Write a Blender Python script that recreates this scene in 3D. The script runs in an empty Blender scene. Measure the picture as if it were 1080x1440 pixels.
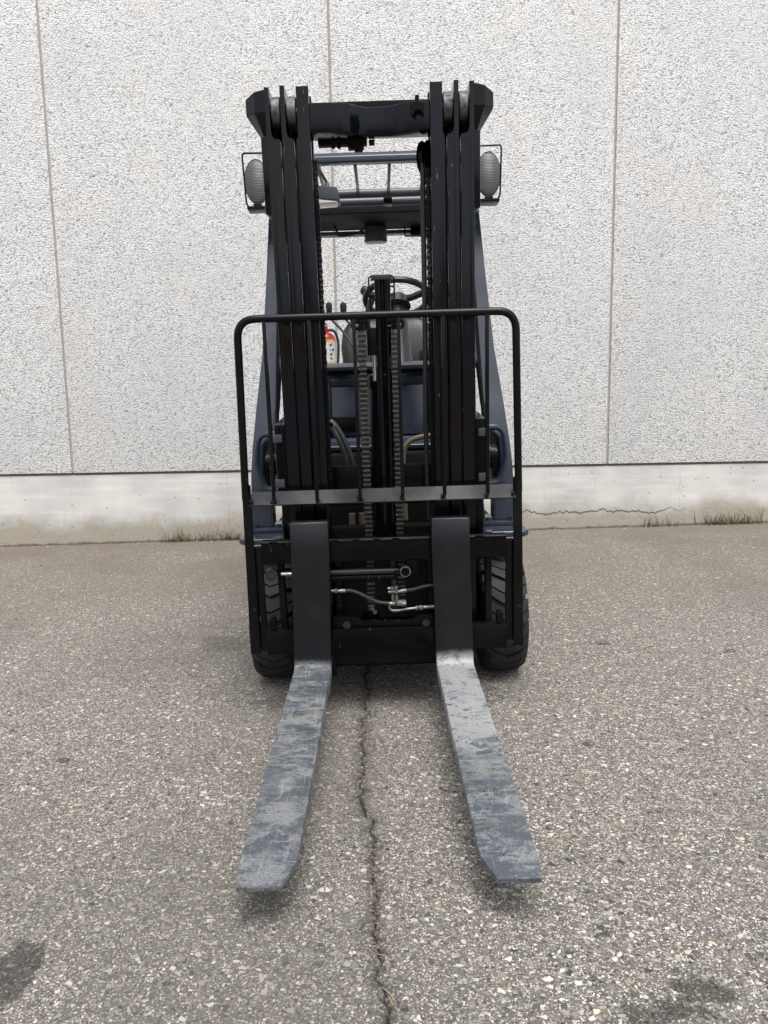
import bpy, bmesh, math, random
from math import sin, cos, pi, radians, sqrt, atan2, exp
from mathutils import Vector, Matrix, Euler

random.seed(7)
S = bpy.context.scene
COL = S.collection

# ------------------------------------------------------------------ camera
cam_d = bpy.data.cameras.new('camera')
cam_d.sensor_fit = 'VERTICAL'
cam_d.sensor_height = 36.0
cam_d.sensor_width = 27.0
cam_d.lens = 36.0 * 1081.0 / 1440.0
cam_d.clip_start = 0.05
cam_d.clip_end = 500.0
cam = bpy.data.objects.new('camera', cam_d)
COL.objects.link(cam)
cam.matrix_world = (Matrix.Translation((0, 0, 1.08)) @ Matrix.Rotation(radians(90 - 8.5), 4, 'X')
                    @ Matrix.Rotation(radians(-1.0), 4, 'Z'))
S.camera = cam

# ------------------------------------------------------------------ sky, sun, exposure (bright overcast)
SUN_EL, SUN_AZ = radians(68), radians(165)      # azimuth measured clockwise from +Y
world = bpy.data.worlds.new('World')
S.world = world
world.use_nodes = True
wn, wl = world.node_tree.nodes, world.node_tree.links
wn.clear()
sky = wn.new('ShaderNodeTexSky')
sky.sky_type = 'NISHITA'
sky.sun_disc = False
sky.sun_elevation = SUN_EL
sky.sun_rotation = SUN_AZ
sky.air_density = 1.0
sky.dust_density = 4.0
sky.ozone_density = 1.0
hsv = wn.new('ShaderNodeHueSaturation')         # cloud cover: the sky is nearly colourless
hsv.inputs['Saturation'].default_value = 0.30
bg = wn.new('ShaderNodeBackground')
bg.inputs['Strength'].default_value = 0.12
wo = wn.new('ShaderNodeOutputWorld')
wl.new(sky.outputs[0], hsv.inputs['Color'])
wl.new(hsv.outputs[0], bg.inputs['Color'])
wl.new(bg.outputs[0], wo.inputs['Surface'])

sun_d = bpy.data.lights.new('sun', 'SUN')
sun_d.energy = 1.3
sun_d.angle = radians(35)
sun_d.color = (1.0, 0.97, 0.93)
sun = bpy.data.objects.new('sun', sun_d)
COL.objects.link(sun)
sd = Vector((sin(SUN_AZ) * cos(SUN_EL), cos(SUN_AZ) * cos(SUN_EL), sin(SUN_EL)))
sun.rotation_euler = sd.to_track_quat('Z', 'Y').to_euler()
sun.location = (0, 0, 12)

S.view_settings.view_transform = 'Standard'
S.view_settings.look = 'None'
S.view_settings.exposure = 1.06
S.view_settings.gamma = 1.0
S.view_settings.use_curve_mapping = False
S.render.engine = 'CYCLES'
S.cycles.use_denoising = True
S.cycles.max_bounces = 5

SL = .0145
# ------------------------------------------------------------------ material helpers
class NT:
    """small wrapper to write node trees"""
    def __init__(self, name, dim='3D'):
        self.dim = dim
        self.m = bpy.data.materials.new(name)
        self.m.use_nodes = True
        self.t = self.m.node_tree
        self.n, self.l = self.t.nodes, self.t.links
        self.b = self.n['Principled BSDF']
        self.tc = self.n.new('ShaderNodeTexCoord')
        self.obj = self.tc.outputs['Object']
    def put(self, sock, v):
        if hasattr(v, 'is_output') or isinstance(v, bpy.types.NodeSocket):
            self.l.new(v, sock)
        elif isinstance(v, (tuple, list)) and len(v) == 3 and sock.type == 'RGBA':
            sock.default_value = (*v, 1)
        else:
            sock.default_value = v
    def noise(self, scale, detail=3, rough=.5, vec=None, dist=0., out='Fac'):
        n = self.n.new('ShaderNodeTexNoise')
        n.noise_dimensions = self.dim
        n.inputs['Scale'].default_value = scale
        n.inputs['Detail'].default_value = detail
        n.inputs['Roughness'].default_value = rough
        n.inputs['Distortion'].default_value = dist
        self.l.new(vec or self.obj, n.inputs['Vector'])
        return n.outputs[out]
    def voro(self, scale, feature='F1', vec=None, rnd=1.0):
        n = self.n.new('ShaderNodeTexVoronoi')
        n.voronoi_dimensions = self.dim
        n.feature = feature
        n.inputs['Scale'].default_value = scale
        n.inputs['Randomness'].default_value = rnd
        self.l.new(vec or self.obj, n.inputs['Vector'])
        return n
    def math(self, op, a, b=0.0, c=0.0, clamp=False):
        n = self.n.new('ShaderNodeMath')
        n.operation = op
        n.use_clamp = clamp
        self.put(n.inputs[0], a); self.put(n.inputs[1], b); self.put(n.inputs[2], c)
        return n.outputs[0]
    def step(self, v, lo, hi, a=0., b=1.):
        n = self.n.new('ShaderNodeMapRange')
        n.interpolation_type = 'SMOOTHSTEP'
        self.put(n.inputs[0], v)
        for i, x in enumerate((lo, hi, a, b)):
            self.put(n.inputs[1 + i], x)
        return n.outputs[0]
    def mix(self, f, a, b, mode='MIX'):
        n = self.n.new('ShaderNodeMix')
        n.data_type = 'RGBA'
        n.blend_type = mode
        self.put(n.inputs['Factor'], f)
        self.put(n.inputs[6], a); self.put(n.inputs[7], b)
        return n.outputs[2]
    def sep(self, v=None):
        n = self.n.new('ShaderNodeSeparateXYZ')
        self.l.new(v or self.obj, n.inputs[0])
        return n.outputs
    def comb(self, x, y, z):
        n = self.n.new('ShaderNodeCombineXYZ')
        self.put(n.inputs[0], x); self.put(n.inputs[1], y); self.put(n.inputs[2], z)
        return n.outputs[0]
    def mapping(self, scale=(1, 1, 1), loc=(0, 0, 0), rot=(0, 0, 0), vec=None):
        n = self.n.new('ShaderNodeMapping')
        n.inputs['Scale'].default_value = scale
        n.inputs['Location'].default_value = loc
        n.inputs['Rotation'].default_value = rot
        self.l.new(vec or self.obj, n.inputs['Vector'])
        return n.outputs[0]
    def ramp(self, v, stops):
        n = self.n.new('ShaderNodeValToRGB')
        cr = n.color_ramp
        while len(cr.elements) < len(stops):
            cr.elements.new(.5)
        for e, (p, c) in zip(cr.elements, stops):
            e.position = p
            e.color = (*c, 1) if isinstance(c, tuple) else (c, c, c, 1)
        self.put(n.inputs[0], v)
        return n.outputs[0]
    def bump(self, h, strength, dist, prev=None):
        n = self.n.new('ShaderNodeBump')
        n.inputs['Strength'].default_value = strength
        n.inputs['Distance'].default_value = dist
        self.put(n.inputs['Height'], h)
        if prev is not None:
            self.l.new(prev, n.inputs['Normal'])
        return n.outputs[0]
    def set(self, **kw):
        names = dict(color='Base Color', rough='Roughness', metal='Metallic', normal='Normal',
                     spec='Specular IOR Level', coat='Coat Weight', coatr='Coat Roughness', trans='Transmission Weight',
                     alpha='Alpha', ior='IOR')
        for k, v in kw.items():
            self.put(self.b.inputs[names[k]], v)
        return self.m

def paint(name, col, rough=.38, dust=.25, dustcol=(.16, .15, .13), spec=.5, grime=(.0040, .0026, .0020), gr=.0, orange=.05, scratch=.0):
    """worn machine paint: slight orange peel, dust film, scuffs, greasy patches"""
    t = NT(name)
    big = t.noise(5, 5, .6)
    fine = t.noise(90, 3, .6)
    scr = t.noise(40, 2, .5, vec=t.mapping((1, 1, .06)))
    d = t.math('MULTIPLY', t.step(big, .45, .75), dust)
    d = t.math('MULTIPLY', d, t.step(fine, .3, .7, .4, 1.))
    c = t.mix(d, col, dustcol)
    if gr > 0:
        c = t.mix(t.math('MULTIPLY', t.step(t.noise(3.1, 4, .6), .42, .6), gr), c, grime)
    c = t.mix(t.math('MULTIPLY', t.step(t.noise(210, 2, .7), .72, .78), min(.3, dust * 2)), c, dustcol)
    if scratch:
        s1 = t.step(t.noise(70, 3, .6, vec=t.mapping((1, 1, .22), rot=(0, .25, 0))), .70, .725)
        s2 = t.step(t.noise(48, 4, .7, vec=t.mapping((.25, 1, 2.2), loc=(3, 1, 0))), .715, .735)
        c = t.mix(t.math('MULTIPLY', t.math('MAXIMUM', s1, s2), scratch), c, (.14, .14, .145))
    r = t.math('ADD', t.step(big, .3, .8, rough - .08, rough + .17), t.step(scr, .5, .75, 0, .02))
    nrm = t.bump(t.noise(140, 2), orange, .001)
    return t.set(color=c, rough=r, normal=nrm, spec=spec)

def metal(name, col, rough=.3, dirt=.3):
    t = NT(name)
    n = t.noise(60, 4, .65)
    c = t.mix(t.math('MULTIPLY', t.step(n, .45, .7), dirt), col, (.03, .028, .025))
    return t.set(color=c, rough=t.step(n, .3, .8, rough, rough + .3), metal=1.0)

M = {}
M['mast'] = paint('mast_black_paint', (.0020, .0030, .0060), .16, .015, spec=.24, gr=.9, orange=.06, scratch=.55)
M['black'] = paint('black_paint', (.0016, .0020, .0024), .28, .02, spec=.15, scratch=.4)
M['frame'] = paint('backrest_black_paint', (.0020, .0020, .0024), .25, .02, spec=.22, scratch=.5)
M['blue'] = paint('slate_blue_paint', (.020, .027, .042), .18, .06, (.15, .15, .15))
M['plastic'] = paint('dark_plastic', (.014, .016, .020), .42, .15)
M['vinyl'] = paint('seat_vinyl', (.007, .008, .010), .42, .1)
M['grey'] = paint('grey_blue_paint', (.050, .057, .070), .35, .1)
M['sill'] = paint('sill_paint', (.006, .0065, .008), .28, .08, spec=.5)
M['void'] = paint('underbody_black', (.003, .003, .003), .7, .05, spec=.2)
M['chain'] = metal('chain_steel', (.17, .165, .155), .38, .7)
M['chain_dark'] = metal('chain_plates', (.045, .043, .04), .45, .5)
M['steel'] = metal('bright_steel', (.62, .62, .62), .22, .25)
M['zinc'] = metal('zinc_fitting', (.30, .29, .265), .38, .5)
M['roller'] = metal('roller_steel', (.12, .125, .125), .5, .6)

def rubber():
    t = NT('tyre_rubber')
    n = t.noise(14, 5, .6)
    f = t.noise(160, 3, .6)
    c = t.mix(t.math('MULTIPLY', t.step(n, .4, .7), t.step(f, .3, .7, .2, .8)), (.013, .0135, .0135), (.055, .052, .047))
    return t.set(color=c, rough=t.step(n, .3, .7, .6, .85), normal=t.bump(f, .25, .002), spec=.35)
M['rubber'] = rubber()

def hose(name, col):
    t = NT(name)
    w = t.noise(300, 2)
    return t.set(color=t.mix(t.step(w, .4, .7), col, tuple(x * 1.8 for x in col)), rough=.55, normal=t.bump(w, .15, .001))
M['hose'] = hose('hose_rubber', (.013, .013, .014))
M['hose_tan'] = hose('hose_tan_sleeve', (.13, .105, .07))

def fork_mat(name, seed, start, pale):
    """satin black on the shank, paint scuffed to bare steel by pallets on the blade"""
    t = NT(name)
    off = (seed * 3.1, seed * 1.7, seed)
    v = t.mapping(loc=off)
    y = t.sep()[1]
    z = t.sep()[2]
    n1 = t.noise(9, 8, .72, vec=v)
    smear = t.noise(16, 9, .80, vec=t.mapping((.7, 1.3, 1), loc=off), dist=.6)
    cross = t.noise(95, 4, .7, vec=t.mapping((.12, 1.5, 1), rot=(0, 0, .10), loc=off))
    longs = t.noise(85, 3, .6, vec=t.mapping((1.4, .06, 1), rot=(0, 0, .05), loc=off))
    fine = t.noise(170, 4, .8, vec=v)
    wear = t.step(t.math('ADD', z, t.math('MULTIPLY', t.math('SUBTRACT', n1, .5), .05)), start + .028, start - .012)
    pl = t.step(y, -.62, -.42, .0, pale)                     # one blade is rubbed paler on its heel half
    film = t.math('ADD', t.step(n1, .30, .70, .30, .80), pl)
    bare = t.math('MULTIPLY', t.step(t.math('ADD', smear, t.math('MULTIPLY', pl, .10)), .46, .58), film)
    bare = t.math('MULTIPLY', bare, t.step(fine, .30, .60, .35, 1.))
    bare = t.math('ADD', bare, t.math('MULTIPLY', t.step(cross, .60, .65), .45))
    bare = t.math('ADD', bare, t.math('MULTIPLY', t.step(longs, .63, .67), .40))
    bare = t.math('ADD', bare, t.math('MULTIPLY', t.math('SUBTRACT', fine, .5), .9), clamp=True)
    topcol = t.mix(bare, (.062, .071, .084), (.285, .293, .297))
    topcol = t.mix(t.math('MULTIPLY', t.step(t.noise(7, 6, .7, vec=t.mapping(loc=(3, seed, 5))), .54, .66), .45), topcol, (.25, .245, .215))
    chips = t.step(t.noise(30, 5, .7, vec=t.mapping((.8, 1.5, 1), loc=(seed, 4, 2))), .625, .645)
    topcol = t.mix(t.math('MULTIPLY', chips, .8), topcol, (.016, .017, .019))
    speck = t.step(t.noise(110, 3, .6, vec=v), .69, .71)
    topcol = t.mix(t.math('MULTIPLY', speck, .6), topcol, (.48, .48, .46))
    shank = t.mix(t.math('MULTIPLY', t.step(n1, .5, .75), .4), (.0042, .0046, .007), (.010, .0105, .0135))
    shank = t.mix(t.math('MULTIPLY', t.step(cross, .70, .73), .15), shank, (.1, .1, .1))
    c = t.mix(wear, shank, topcol)
    r = t.math('ADD', t.step(n1, .3, .7, .36, .5), t.math('MULTIPLY', wear, .06))
    nrm = t.bump(t.math('ADD', fine, bare), .18, .0015)
    return t.set(color=c, rough=r, normal=nrm, spec=.36, metal=t.math('MULTIPLY', wear, .15))
M['fork_a'] = fork_mat('fork_steel_bluish', 1.3, .006, .12)
M['fork_b'] = fork_mat('fork_steel_scuffed', 4.6, .026, .75)

def flat(name, col, rough=.5, spec=.5):
    t = NT(name)
    n = t.noise(40, 3)
    return t.set(color=t.mix(t.step(n, .3, .8), col, tuple(x * .8 for x in col)), rough=rough, spec=spec)
M['red'] = flat('extinguisher_red', (.42, .02, .025), .3)
M['white'] = flat('label_white', (.72, .72, .72), .45)
M['yellow'] = flat('label_yellow', (.70, .55, .05), .45)
M['navy'] = flat('label_print_blue', (.03, .05, .16), .5)
M['knob'] = flat('knob_black', (.012, .012, .012), .35)

def lens():
    t = NT('lamp_lens')
    z = t.sep()[2]
    rib = t.math('SINE', t.math('MULTIPLY', z, 1100.))
    return t.set(color=t.mix(t.step(rib, -1., 1.), (.080, .085, .087), (.115, .12, .12)), rough=.35, metal=.1, spec=.45, normal=t.bump(rib, .3, .002))
M['lens'] = lens()
def clearlens():
    t = NT('lamp_reflector')
    return t.set(color=(.62, .60, .54), rough=.25, metal=.3, coat=.5)
M['clear'] = clearlens()

def wall_mat():
    """exposed white aggregate: packed chips with darker gaps"""
    t = NT('exposed_aggregate', '2D')
    x, y, z = t.sep()
    oi = t.n.new('ShaderNodeObjectInfo')
    sh = t.math('MULTIPLY', oi.outputs['Random'], 40.)
    uv = t.comb(t.math('ADD', x, sh), t.math('ADD', z, t.math('MULTIPLY', y, 1.)), 0.)
    warp = t.noise(45, 2, .5, vec=uv, out='Color')
    v = t.n.new('ShaderNodeVectorMath'); v.operation = 'MULTIPLY_ADD'
    t.l.new(warp, v.inputs[0]); v.inputs[1].default_value = (.006, .006, .0); t.l.new(uv, v.inputs[2])
    va = t.voro(88, vec=v.outputs[0])
    vb = t.voro(190, vec=v.outputs[0])
    ra = t.sep(va.outputs['Color'])[0]
    rb = t.sep(vb.outputs['Color'])[1]
    stone = t.ramp(ra, [(0, (.17, .17, .17)), (.045, (.40, .40, .40)), (.2, (.64, .64, .64)), (.55, (.77, .768, .76)), (1., (.90, .895, .88))])
    stone2 = t.ramp(rb, [(0, (.25, .25, .25)), (.25, (.58, .58, .58)), (1., (.86, .855, .85))])
    c = t.mix(.30, stone, stone2)
    gap = t.math('MULTIPLY', t.step(va.outputs['Distance'], .46, .80), .60)
    c = t.mix(gap, c, (.25, .245, .24))
    streak = t.noise(5, 4, .6, vec=t.mapping((1, .05, 1), vec=uv))
    c = t.mix(t.math('MULTIPLY', t.step(streak, .5, .72), .14), c, (.50, .495, .48))
    tone = t.noise(1.1, 4, .6, vec=uv)
    c = t.mix(t.math('MULTIPLY', t.step(tone, .35, .7), .30), c, (.58, .58, .58))
    warm = t.step(t.noise(1.6, 3, .5, vec=t.mapping(loc=(5, 7, 2), vec=uv)), .58, .75)
    c = t.mix(t.math('MULTIPLY', warm, .16), c, (.80, .70, .62))
    dot = t.step(t.noise(19, 2, .5, vec=uv), .745, .77)
    c = t.mix(t.math('MULTIPLY', dot, .55), c, (.15, .145, .14))
    h = t.math('ADD', t.math('MULTIPLY', va.outputs['Distance'], -1.), t.math('MULTIPLY', vb.outputs['Distance'], -.4))
    h = t.math('ADD', h, t.math('MULTIPLY', ra, .4))
    return t.set(color=c, rough=.8, normal=t.bump(h, .6, .009), spec=.35)
M['aggregate'] = wall_mat()

def plinth_mat():
    t = NT('cast_concrete')
    x, y, z = t.sep()[0], t.sep()[1], t.sep()[2]
    zz = t.math('SUBTRACT', z, t.math('MULTIPLY', x, SL))      # height above the sloping ground
    n = t.noise(2.2, 4, .62)
    form = t.noise(7, 4, .6, vec=t.mapping((.25, 1, 3)))
    c = t.mix(t.step(n, .3, .72), (.54, .533, .505), (.41, .407, .39))
    c = t.mix(t.math('MULTIPLY', t.step(form, .45, .7), .45), c, (.64, .635, .61))
    # vertical streaks
    st = t.noise(9, 4, .6, vec=t.mapping((1, 1, .06)))
    c = t.mix(t.math('MULTIPLY', t.step(st, .55, .75), .3), c, (.42, .405, .37))
    # splash dirt up to a ragged tide line
    tide = t.math('ADD', zz, t.math('MULTIPLY', t.noise(3.2, 5, .65), -.34))
    d = t.step(tide, .10, -.08)
    dirtc = t.mix(t.noise(50, 4, .7), (.20, .175, .135), (.38, .345, .285))
    c = t.mix(t.math('MULTIPLY', d, .9), c, dirtc)
    c = t.mix(t.math('MULTIPLY', t.step(t.math('ADD', zz, t.math('MULTIPLY', t.noise(14, 4, .6), -.05)), .0, -.022), .8), c, (.06, .052, .042))
    pit = t.step(t.noise(42, 3, .6), .62, .68)
    c = t.mix(t.math('MULTIPLY', t.math('MULTIPLY', pit, d), .6), c, (.09, .078, .06))
    # bug holes
    t.dim = '2D'
    vo = t.voro(11, vec=t.comb(x, z, 0.))
    t.dim = '3D'
    rc = t.sep(vo.outputs['Color'])
    rad = t.step(rc[0], .62, 1.1, .0, .085)
    hole = t.math('LESS_THAN', vo.outputs['Distance'], rad)
    c = t.mix(t.math('MULTIPLY', hole, .6), c, (.08, .075, .065))
    # hairline cracks: one ragged line low on the right, verticals at a few places
    wob = t.math('MULTIPLY', t.math('SUBTRACT', t.noise(5, 6, .7, vec=t.comb(x, 0., 0.)), .5), .20)
    line = t.math('ABSOLUTE', t.math('SUBTRACT', t.math('SUBTRACT', z, .155), wob))
    crk = t.math('MULTIPLY', t.step(line, .0075, .003), t.math('MULTIPLY', t.step(x, .9, 1.2), t.step(x, 2.5, 2.1)))
    c = t.mix(t.math('MULTIPLY', crk, .85), c, (.05, .045, .04))
    wobz = t.math('MULTIPLY', t.math('SUBTRACT', t.noise(8, 4, .6, vec=t.comb(0., 3., z)), .5), .10)
    vcr = None
    for x0, w in ((-1.22, .0035), (1.32, .003), (1.66, .0025), (2.33, .003)):
        l = t.step(t.math('ABSOLUTE', t.math('SUBTRACT', t.math('ADD', x, wobz), x0)), w, w * .3)
        vcr = l if vcr is None else t.math('MAXIMUM', vcr, l)
    vcr = t.math('MULTIPLY', vcr, t.step(t.noise(6, 2), .35, .6))
    c = t.mix(t.math('MULTIPLY', vcr, .55), c, (.22, .19, .16))
    h = t.math('ADD', t.math('MULTIPLY', t.noise(60, 4, .6), .3), t.math('MULTIPLY', hole, -1.))
    h = t.math('ADD', h, t.math('MULTIPLY', crk, -1.))
    h = t.math('ADD', h, t.math('MULTIPLY', d, t.noise(90, 3, .7)))
    return t.set(color=c, rough=.85, normal=t.bump(h, .4, .006), spec=.3)
M['plinth'] = plinth_mat()
M['sealant'] = flat('joint_sealant', (.42, .375, .325), .7)
M['joint'] = flat('joint_dark', (.20, .165, .135), .8)

def asphalt_mat():
    t = NT('asphalt', '2D')
    x, y = t.sep()[0], t.sep()[1]
    flatp = t.comb(x, y, 0.)
    warp = t.noise(90, 2, .5, vec=flatp, out='Color')
    v = t.n.new('ShaderNodeVectorMath'); v.operation = 'MULTIPLY_ADD'
    t.l.new(warp, v.inputs[0]); v.inputs[1].default_value = (.006, .006, 0); t.l.new(flatp, v.inputs[2])
    vec = v.outputs[0]
    big = t.noise(.55, 5, .6, vec=flatp)
    mid = t.noise(4.5, 5, .65, vec=flatp)
    fine = t.noise(330, 2, .75, vec=flatp)
    base = t.mix(t.step(fine, .25, .75), (.042, .039, .035), (.195, .186, .172))
    hs = None
    # broken stone of three sizes, angular cells with bitumen between
    for sc, ev, frac, k, hh in ((240, .10, .22, 0, .4), (135, .09, .38, 1, .7), (74, .07, .78, 2, 1.)):
        vo = t.voro(sc, vec=vec)
        cc = t.sep(vo.outputs['Color'])
        if k == 0:
            m = t.step(vo.outputs['Distance'], .52, .36)
        else:
            ve = t.voro(sc, 'DISTANCE_TO_EDGE', vec=vec)
            m = t.step(t.math('SUBTRACT', ve.outputs['Distance'], t.math('MULTIPLY', cc[1], .16)), ev - .03, ev + .05)
        m = t.math('MULTIPLY', m, t.math('GREATER_THAN', cc[0], frac))
        col = t.ramp(cc[2], [(0, (.040, .040, .042)), (.12, (.10, .10, .10)), (.30, (.175, .170, .162)), (.50, (.23, .223, .21)),
                             (.68, (.30, .29, .272)), (.84, (.48, .467, .435)), (.975, (.66, .645, .60)), (.985, (.46, .41, .30)), (.993, (.33, .23, .18)), (1., (.30, .21, .16))])
        base = t.mix(m, base, col)
        if k:
            h = t.math('MULTIPLY', m, hh)
            hs = h if hs is None else t.math('MAXIMUM', hs, h)
    c = base
    c = t.mix(1., c, (.965, .932, .878), 'MULTIPLY')
    # broad tone changes, browner towards the wall
    c = t.mix(t.step(big, .38, .66, .0, .45), c, (.105, .097, .087))
    c = t.mix(t.step(mid, .52, .75, .0, .18), c, (.10, .094, .086))
    brown = t.math('MULTIPLY', t.step(y, 2.8, 5.6), t.step(t.noise(1.1, 4, .6, vec=flatp), .25, .7, .3, 1.))
    c = t.mix(t.math('MULTIPLY', brown, .66), c, (.142, .118, .091))
    sand = t.math('MULTIPLY', t.step(t.math('ADD', y, t.math('MULTIPLY', mid, .5)), 5.7, 6.2), .55)
    c = t.mix(sand, c, (.17, .143, .112))
    # oil and damp spots with own outlines, and painted shade under the fork tips
    wx = t.math('MULTIPLY', t.math('SUBTRACT', t.noise(7, 5, .65, vec=flatp), .5), .55)
    wx2 = t.math('MULTIPLY', t.math('SUBTRACT', t.noise(7, 5, .65, vec=t.mapping(loc=(9, 4, 0), vec=flatp)), .5), .55)
    spots = ((-.745, 1.335, .06, .10, 1.), (-.79, 1.24, .06, .09, 1.), (.555, 1.245, .055, .035, .9), (.50, 1.185, .10, .022, .8), (-.735, 3.36, .14, .13, .55), 
             (.93, 3.19, .035, .03, .95), (1.42, 3.05, .03, .025, .9), (-1.0, 2.24, .03, .02, .9), (.62, 2.24, .022, .02, .8), (.43, 1.40, .014, .011, .9),
             (-.23, 1.47, .13, .11, .30), (.32, 1.43, .13, .10, .30))  # soft shadow pools below both fork tips, painted into the ground colour
    tot = None
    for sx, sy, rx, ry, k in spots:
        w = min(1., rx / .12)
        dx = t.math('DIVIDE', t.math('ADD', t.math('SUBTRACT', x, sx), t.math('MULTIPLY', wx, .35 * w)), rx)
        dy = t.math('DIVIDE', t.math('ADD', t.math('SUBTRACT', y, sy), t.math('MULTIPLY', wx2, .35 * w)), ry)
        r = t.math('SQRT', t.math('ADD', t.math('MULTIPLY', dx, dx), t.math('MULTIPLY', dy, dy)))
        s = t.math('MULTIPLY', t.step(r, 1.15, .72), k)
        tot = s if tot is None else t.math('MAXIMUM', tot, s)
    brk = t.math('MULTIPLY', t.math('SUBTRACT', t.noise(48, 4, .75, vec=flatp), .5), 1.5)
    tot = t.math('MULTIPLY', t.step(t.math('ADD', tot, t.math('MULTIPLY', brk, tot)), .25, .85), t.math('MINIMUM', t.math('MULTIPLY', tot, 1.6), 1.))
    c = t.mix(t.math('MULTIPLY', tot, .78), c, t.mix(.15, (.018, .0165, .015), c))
    at = t.n.new('ShaderNodeAttribute')
    at.attribute_name = 'crack_dirt'
    dirt = t.math('MULTIPLY', at.outputs['Fac'], t.step(t.noise(45, 4, .7, vec=flatp), .3, .62, .25, 1.))
    c = t.mix(t.math('MULTIPLY', dirt, .8), c, (.035, .030, .025))
    h = t.math('ADD', hs, t.math('MULTIPLY', fine, .55))
    n1 = t.bump(h, .8, .004)
    return t.set(color=c, rough=t.math('SUBTRACT', .88, t.math('MULTIPLY', tot, .25)), normal=n1, spec=.3)
M['asphalt'] = asphalt_mat()

def leafmat(name, a, b):
    t = NT(name)
    oi = t.n.new('ShaderNodeObjectInfo')
    n = t.noise(30, 2)
    return t.set(color=t.mix(t.step(n, .35, .65), a, b), rough=.6)
M['grass'] = leafmat('grass_green', (.040, .062, .022), (.13, .125, .065))
M['straw'] = leafmat('dry_straw', (.24, .19, .12), (.34, .29, .19))
M['grit'] = leafmat('grit_stone', (.16, .15, .13), (.42, .40, .36))
M['leaf'] = leafmat('dry_leaf', (.10, .05, .03), (.16, .085, .045))

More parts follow.
